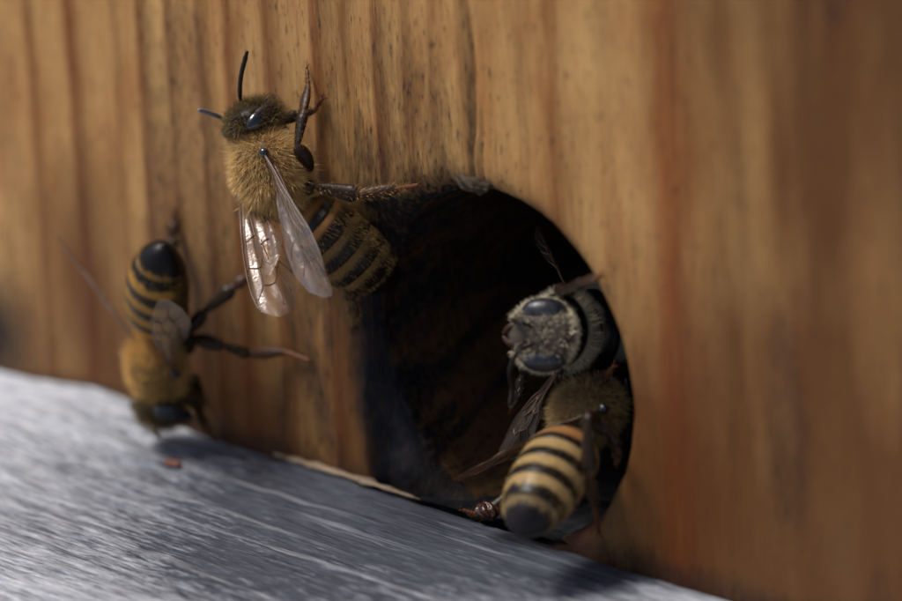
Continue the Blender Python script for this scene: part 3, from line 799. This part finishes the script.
# --- bee in the hole, upper: face towards us, lying on its side against the rim
H = at(545, 335, -.02); T = H-P*.22+RV*.10+UV*.02
W0 = T-P*.20+RV*.12
tail = W0+RV*.40-P*.55-UV*.03
rw = T+UV*.19+RV*.02+P*.05; lw = T-UV*.19-RV*.03+P*.05
hf = nrm(P*.88-RV*.40)
hd = nrm(RV*.88+P*.40)
bee(dict(style='grey', T=T, H=H, ft=-RV*.42+P*.9, dt=RV*.86+P*.42, tail=tail, da=RV*.75+P*.65+UV*.15, fh=hf, dh=hd, face=True, wingmat=WING, scale=1.0, abd=1.22, hs=.93,
  label='honey bee in the hole by the right rim, grey face with dark eyes towards us',
  antennae=[[H+hf*.11+UV*.04-RV*.02, H+hf*.14+UV*.06-RV*.06, H+hf*.04+UV*.07-RV*.13, H-P*.1+UV*.08-RV*.16, H-P*.3+UV*.10-RV*.16], [H+hf*.11-UV*.045-RV*.02, H+hf*.15-UV*.08-RV*.07, H+hf*.10-UV*.17-RV*.13, H-UV*.26-RV*.16, H-UV*.34-RV*.17]],
  legs=[(False, [T+UV*.12, T+UV*.2-RV*.02, at(562, 291, -.12), at(584, 283, -.04), at(594, 279, .0), at(601, 276, .015)]),
        (False, [T-UV*.1-RV*.1, T-UV*.15-RV*.16, at(524, 372, -.35), at(519, 392, -.35), at(514, 404, -.4), at(510, 414, -.45)]),
        (True, [T-UV*.15, T-UV*.2+RV*.03, at(582, 378, -.3), at(598, 380, -.25), at(608, 374, -.25), at(614, 366, -.25)]),
        (False, [T-UV*.16-RV*.05, T-UV*.2, at(560, 388, -.4), at(566, 398, -.45), at(572, 402, -.5), at(578, 406, -.55)])],
  wings=[dict(a=(rw, at(539, 234, -.45)-P*.15, -RV*.55+P*.80), k=dict(seed=7, wscale=.42)),
         dict(a=(lw, at(507, 440, -.35), RV*.25+P*.75), k=dict(seed=8, wscale=.7))]))

# --- bee in the hole, lower: orange banded abdomen towards us
T = at(588, 408, -.20); H = at(606, 390, -.40)-P*.12
W0 = T-nrm(RV*.30+UV*.9-P*.2)*.22
W0 = T-nrm(RV*.34+UV*.42-P*.85)*.22-P*0
tail = at_dist(520, 533, W0, .74, near=True)
rw = T+RV*.07-UV*.0+P*.235
bee(dict(style='orange', abd=1.03, T=T, H=H, ft=RV*.34+UV*.42-P*.85, dt=P*.5-RV*.45+UV*.8, tail=tail, da=P*.75-RV*.35+UV*.42, fh=RV*.5+UV*.4-P*.7, dh=P*.6+UV*.8, wingmat=WINGD, scale=.88,
  label='orange and cream striped honey bee at the bottom of the hole',
  antennae=[[H+RV*.02-P*.05, H-P*.15+UV*.05, H-P*.3], [H+RV*.05-P*.05, H+RV*.06-P*.2, H+RV*.05-P*.35]],
  legs=[(True, [at(592, 420, .0), at(590, 414, .10), at(588, 420, .22), at(588, 474, .24), at(594, 506, .14), at(599, 532, .06)]),
        (False, [at(592, 420, -.02), at(590, 418, .02), at(608, 432, .0), at(616, 446, -.04), at(618, 458, -.05), at(616, 464, -.06)]),
        (True, [at(548, 452, -.35), at(530, 470, -.32), at(508, 494, -.12), at(488, 514, -.02), at(474, 514, .04), at(463, 510, .07)]),
        (False, [at(570, 425, -.4), at(556, 440, -.4), at(540, 452, -.4), at(526, 476, -.3), at(516, 494, -.2), at(508, 506, -.1)])],
  wings=[dict(a=(rw, at_dist(466, 480, rw, .90, near=False), UV*.16+P*.95), k=dict(seed=9, wscale=.8, curl=.0, cup=.02)),
         dict(a=(rw+np.array([-.1, .02, -.03]), at_dist(508, 452, rw, .62, near=False), -UV*.6+P*.8), k=dict(seed=10, hind=True), teg=False)]))

# ------------------------------------------------------------------ crumbs lying about
v, f = lump(at(487, 511, .03), .07, .05, .045, 21, 30, .35)
o = mesh_obj('propolis_lump', v-at(487, 511, .03), f, PROPOLIS); o.location = tuple(at(487, 511, .03)); o['label'] = 'dark red-brown propolis lump beside the striped abdomen at the hole'; o['category'] = 'propolis'
c = at(173, 463, .9); r_ = FW+RV*(173-451)/FPX-UV*(463-300.5)/FPX; t_ = (ZB+.012-CAM[2])/r_[2]; c = CAM+t_*r_
v, f = lump(c, .055, .03, .016, 23, 16, .5)
o = mesh_obj('red_crumb', v-c, f, make_simple('rusty_crumb', (.13, .045, .028), .7)); o.location = tuple(c); o['label'] = 'tiny rust-red crumb on the grey board below the leftmost bee'; o['category'] = 'crumb'
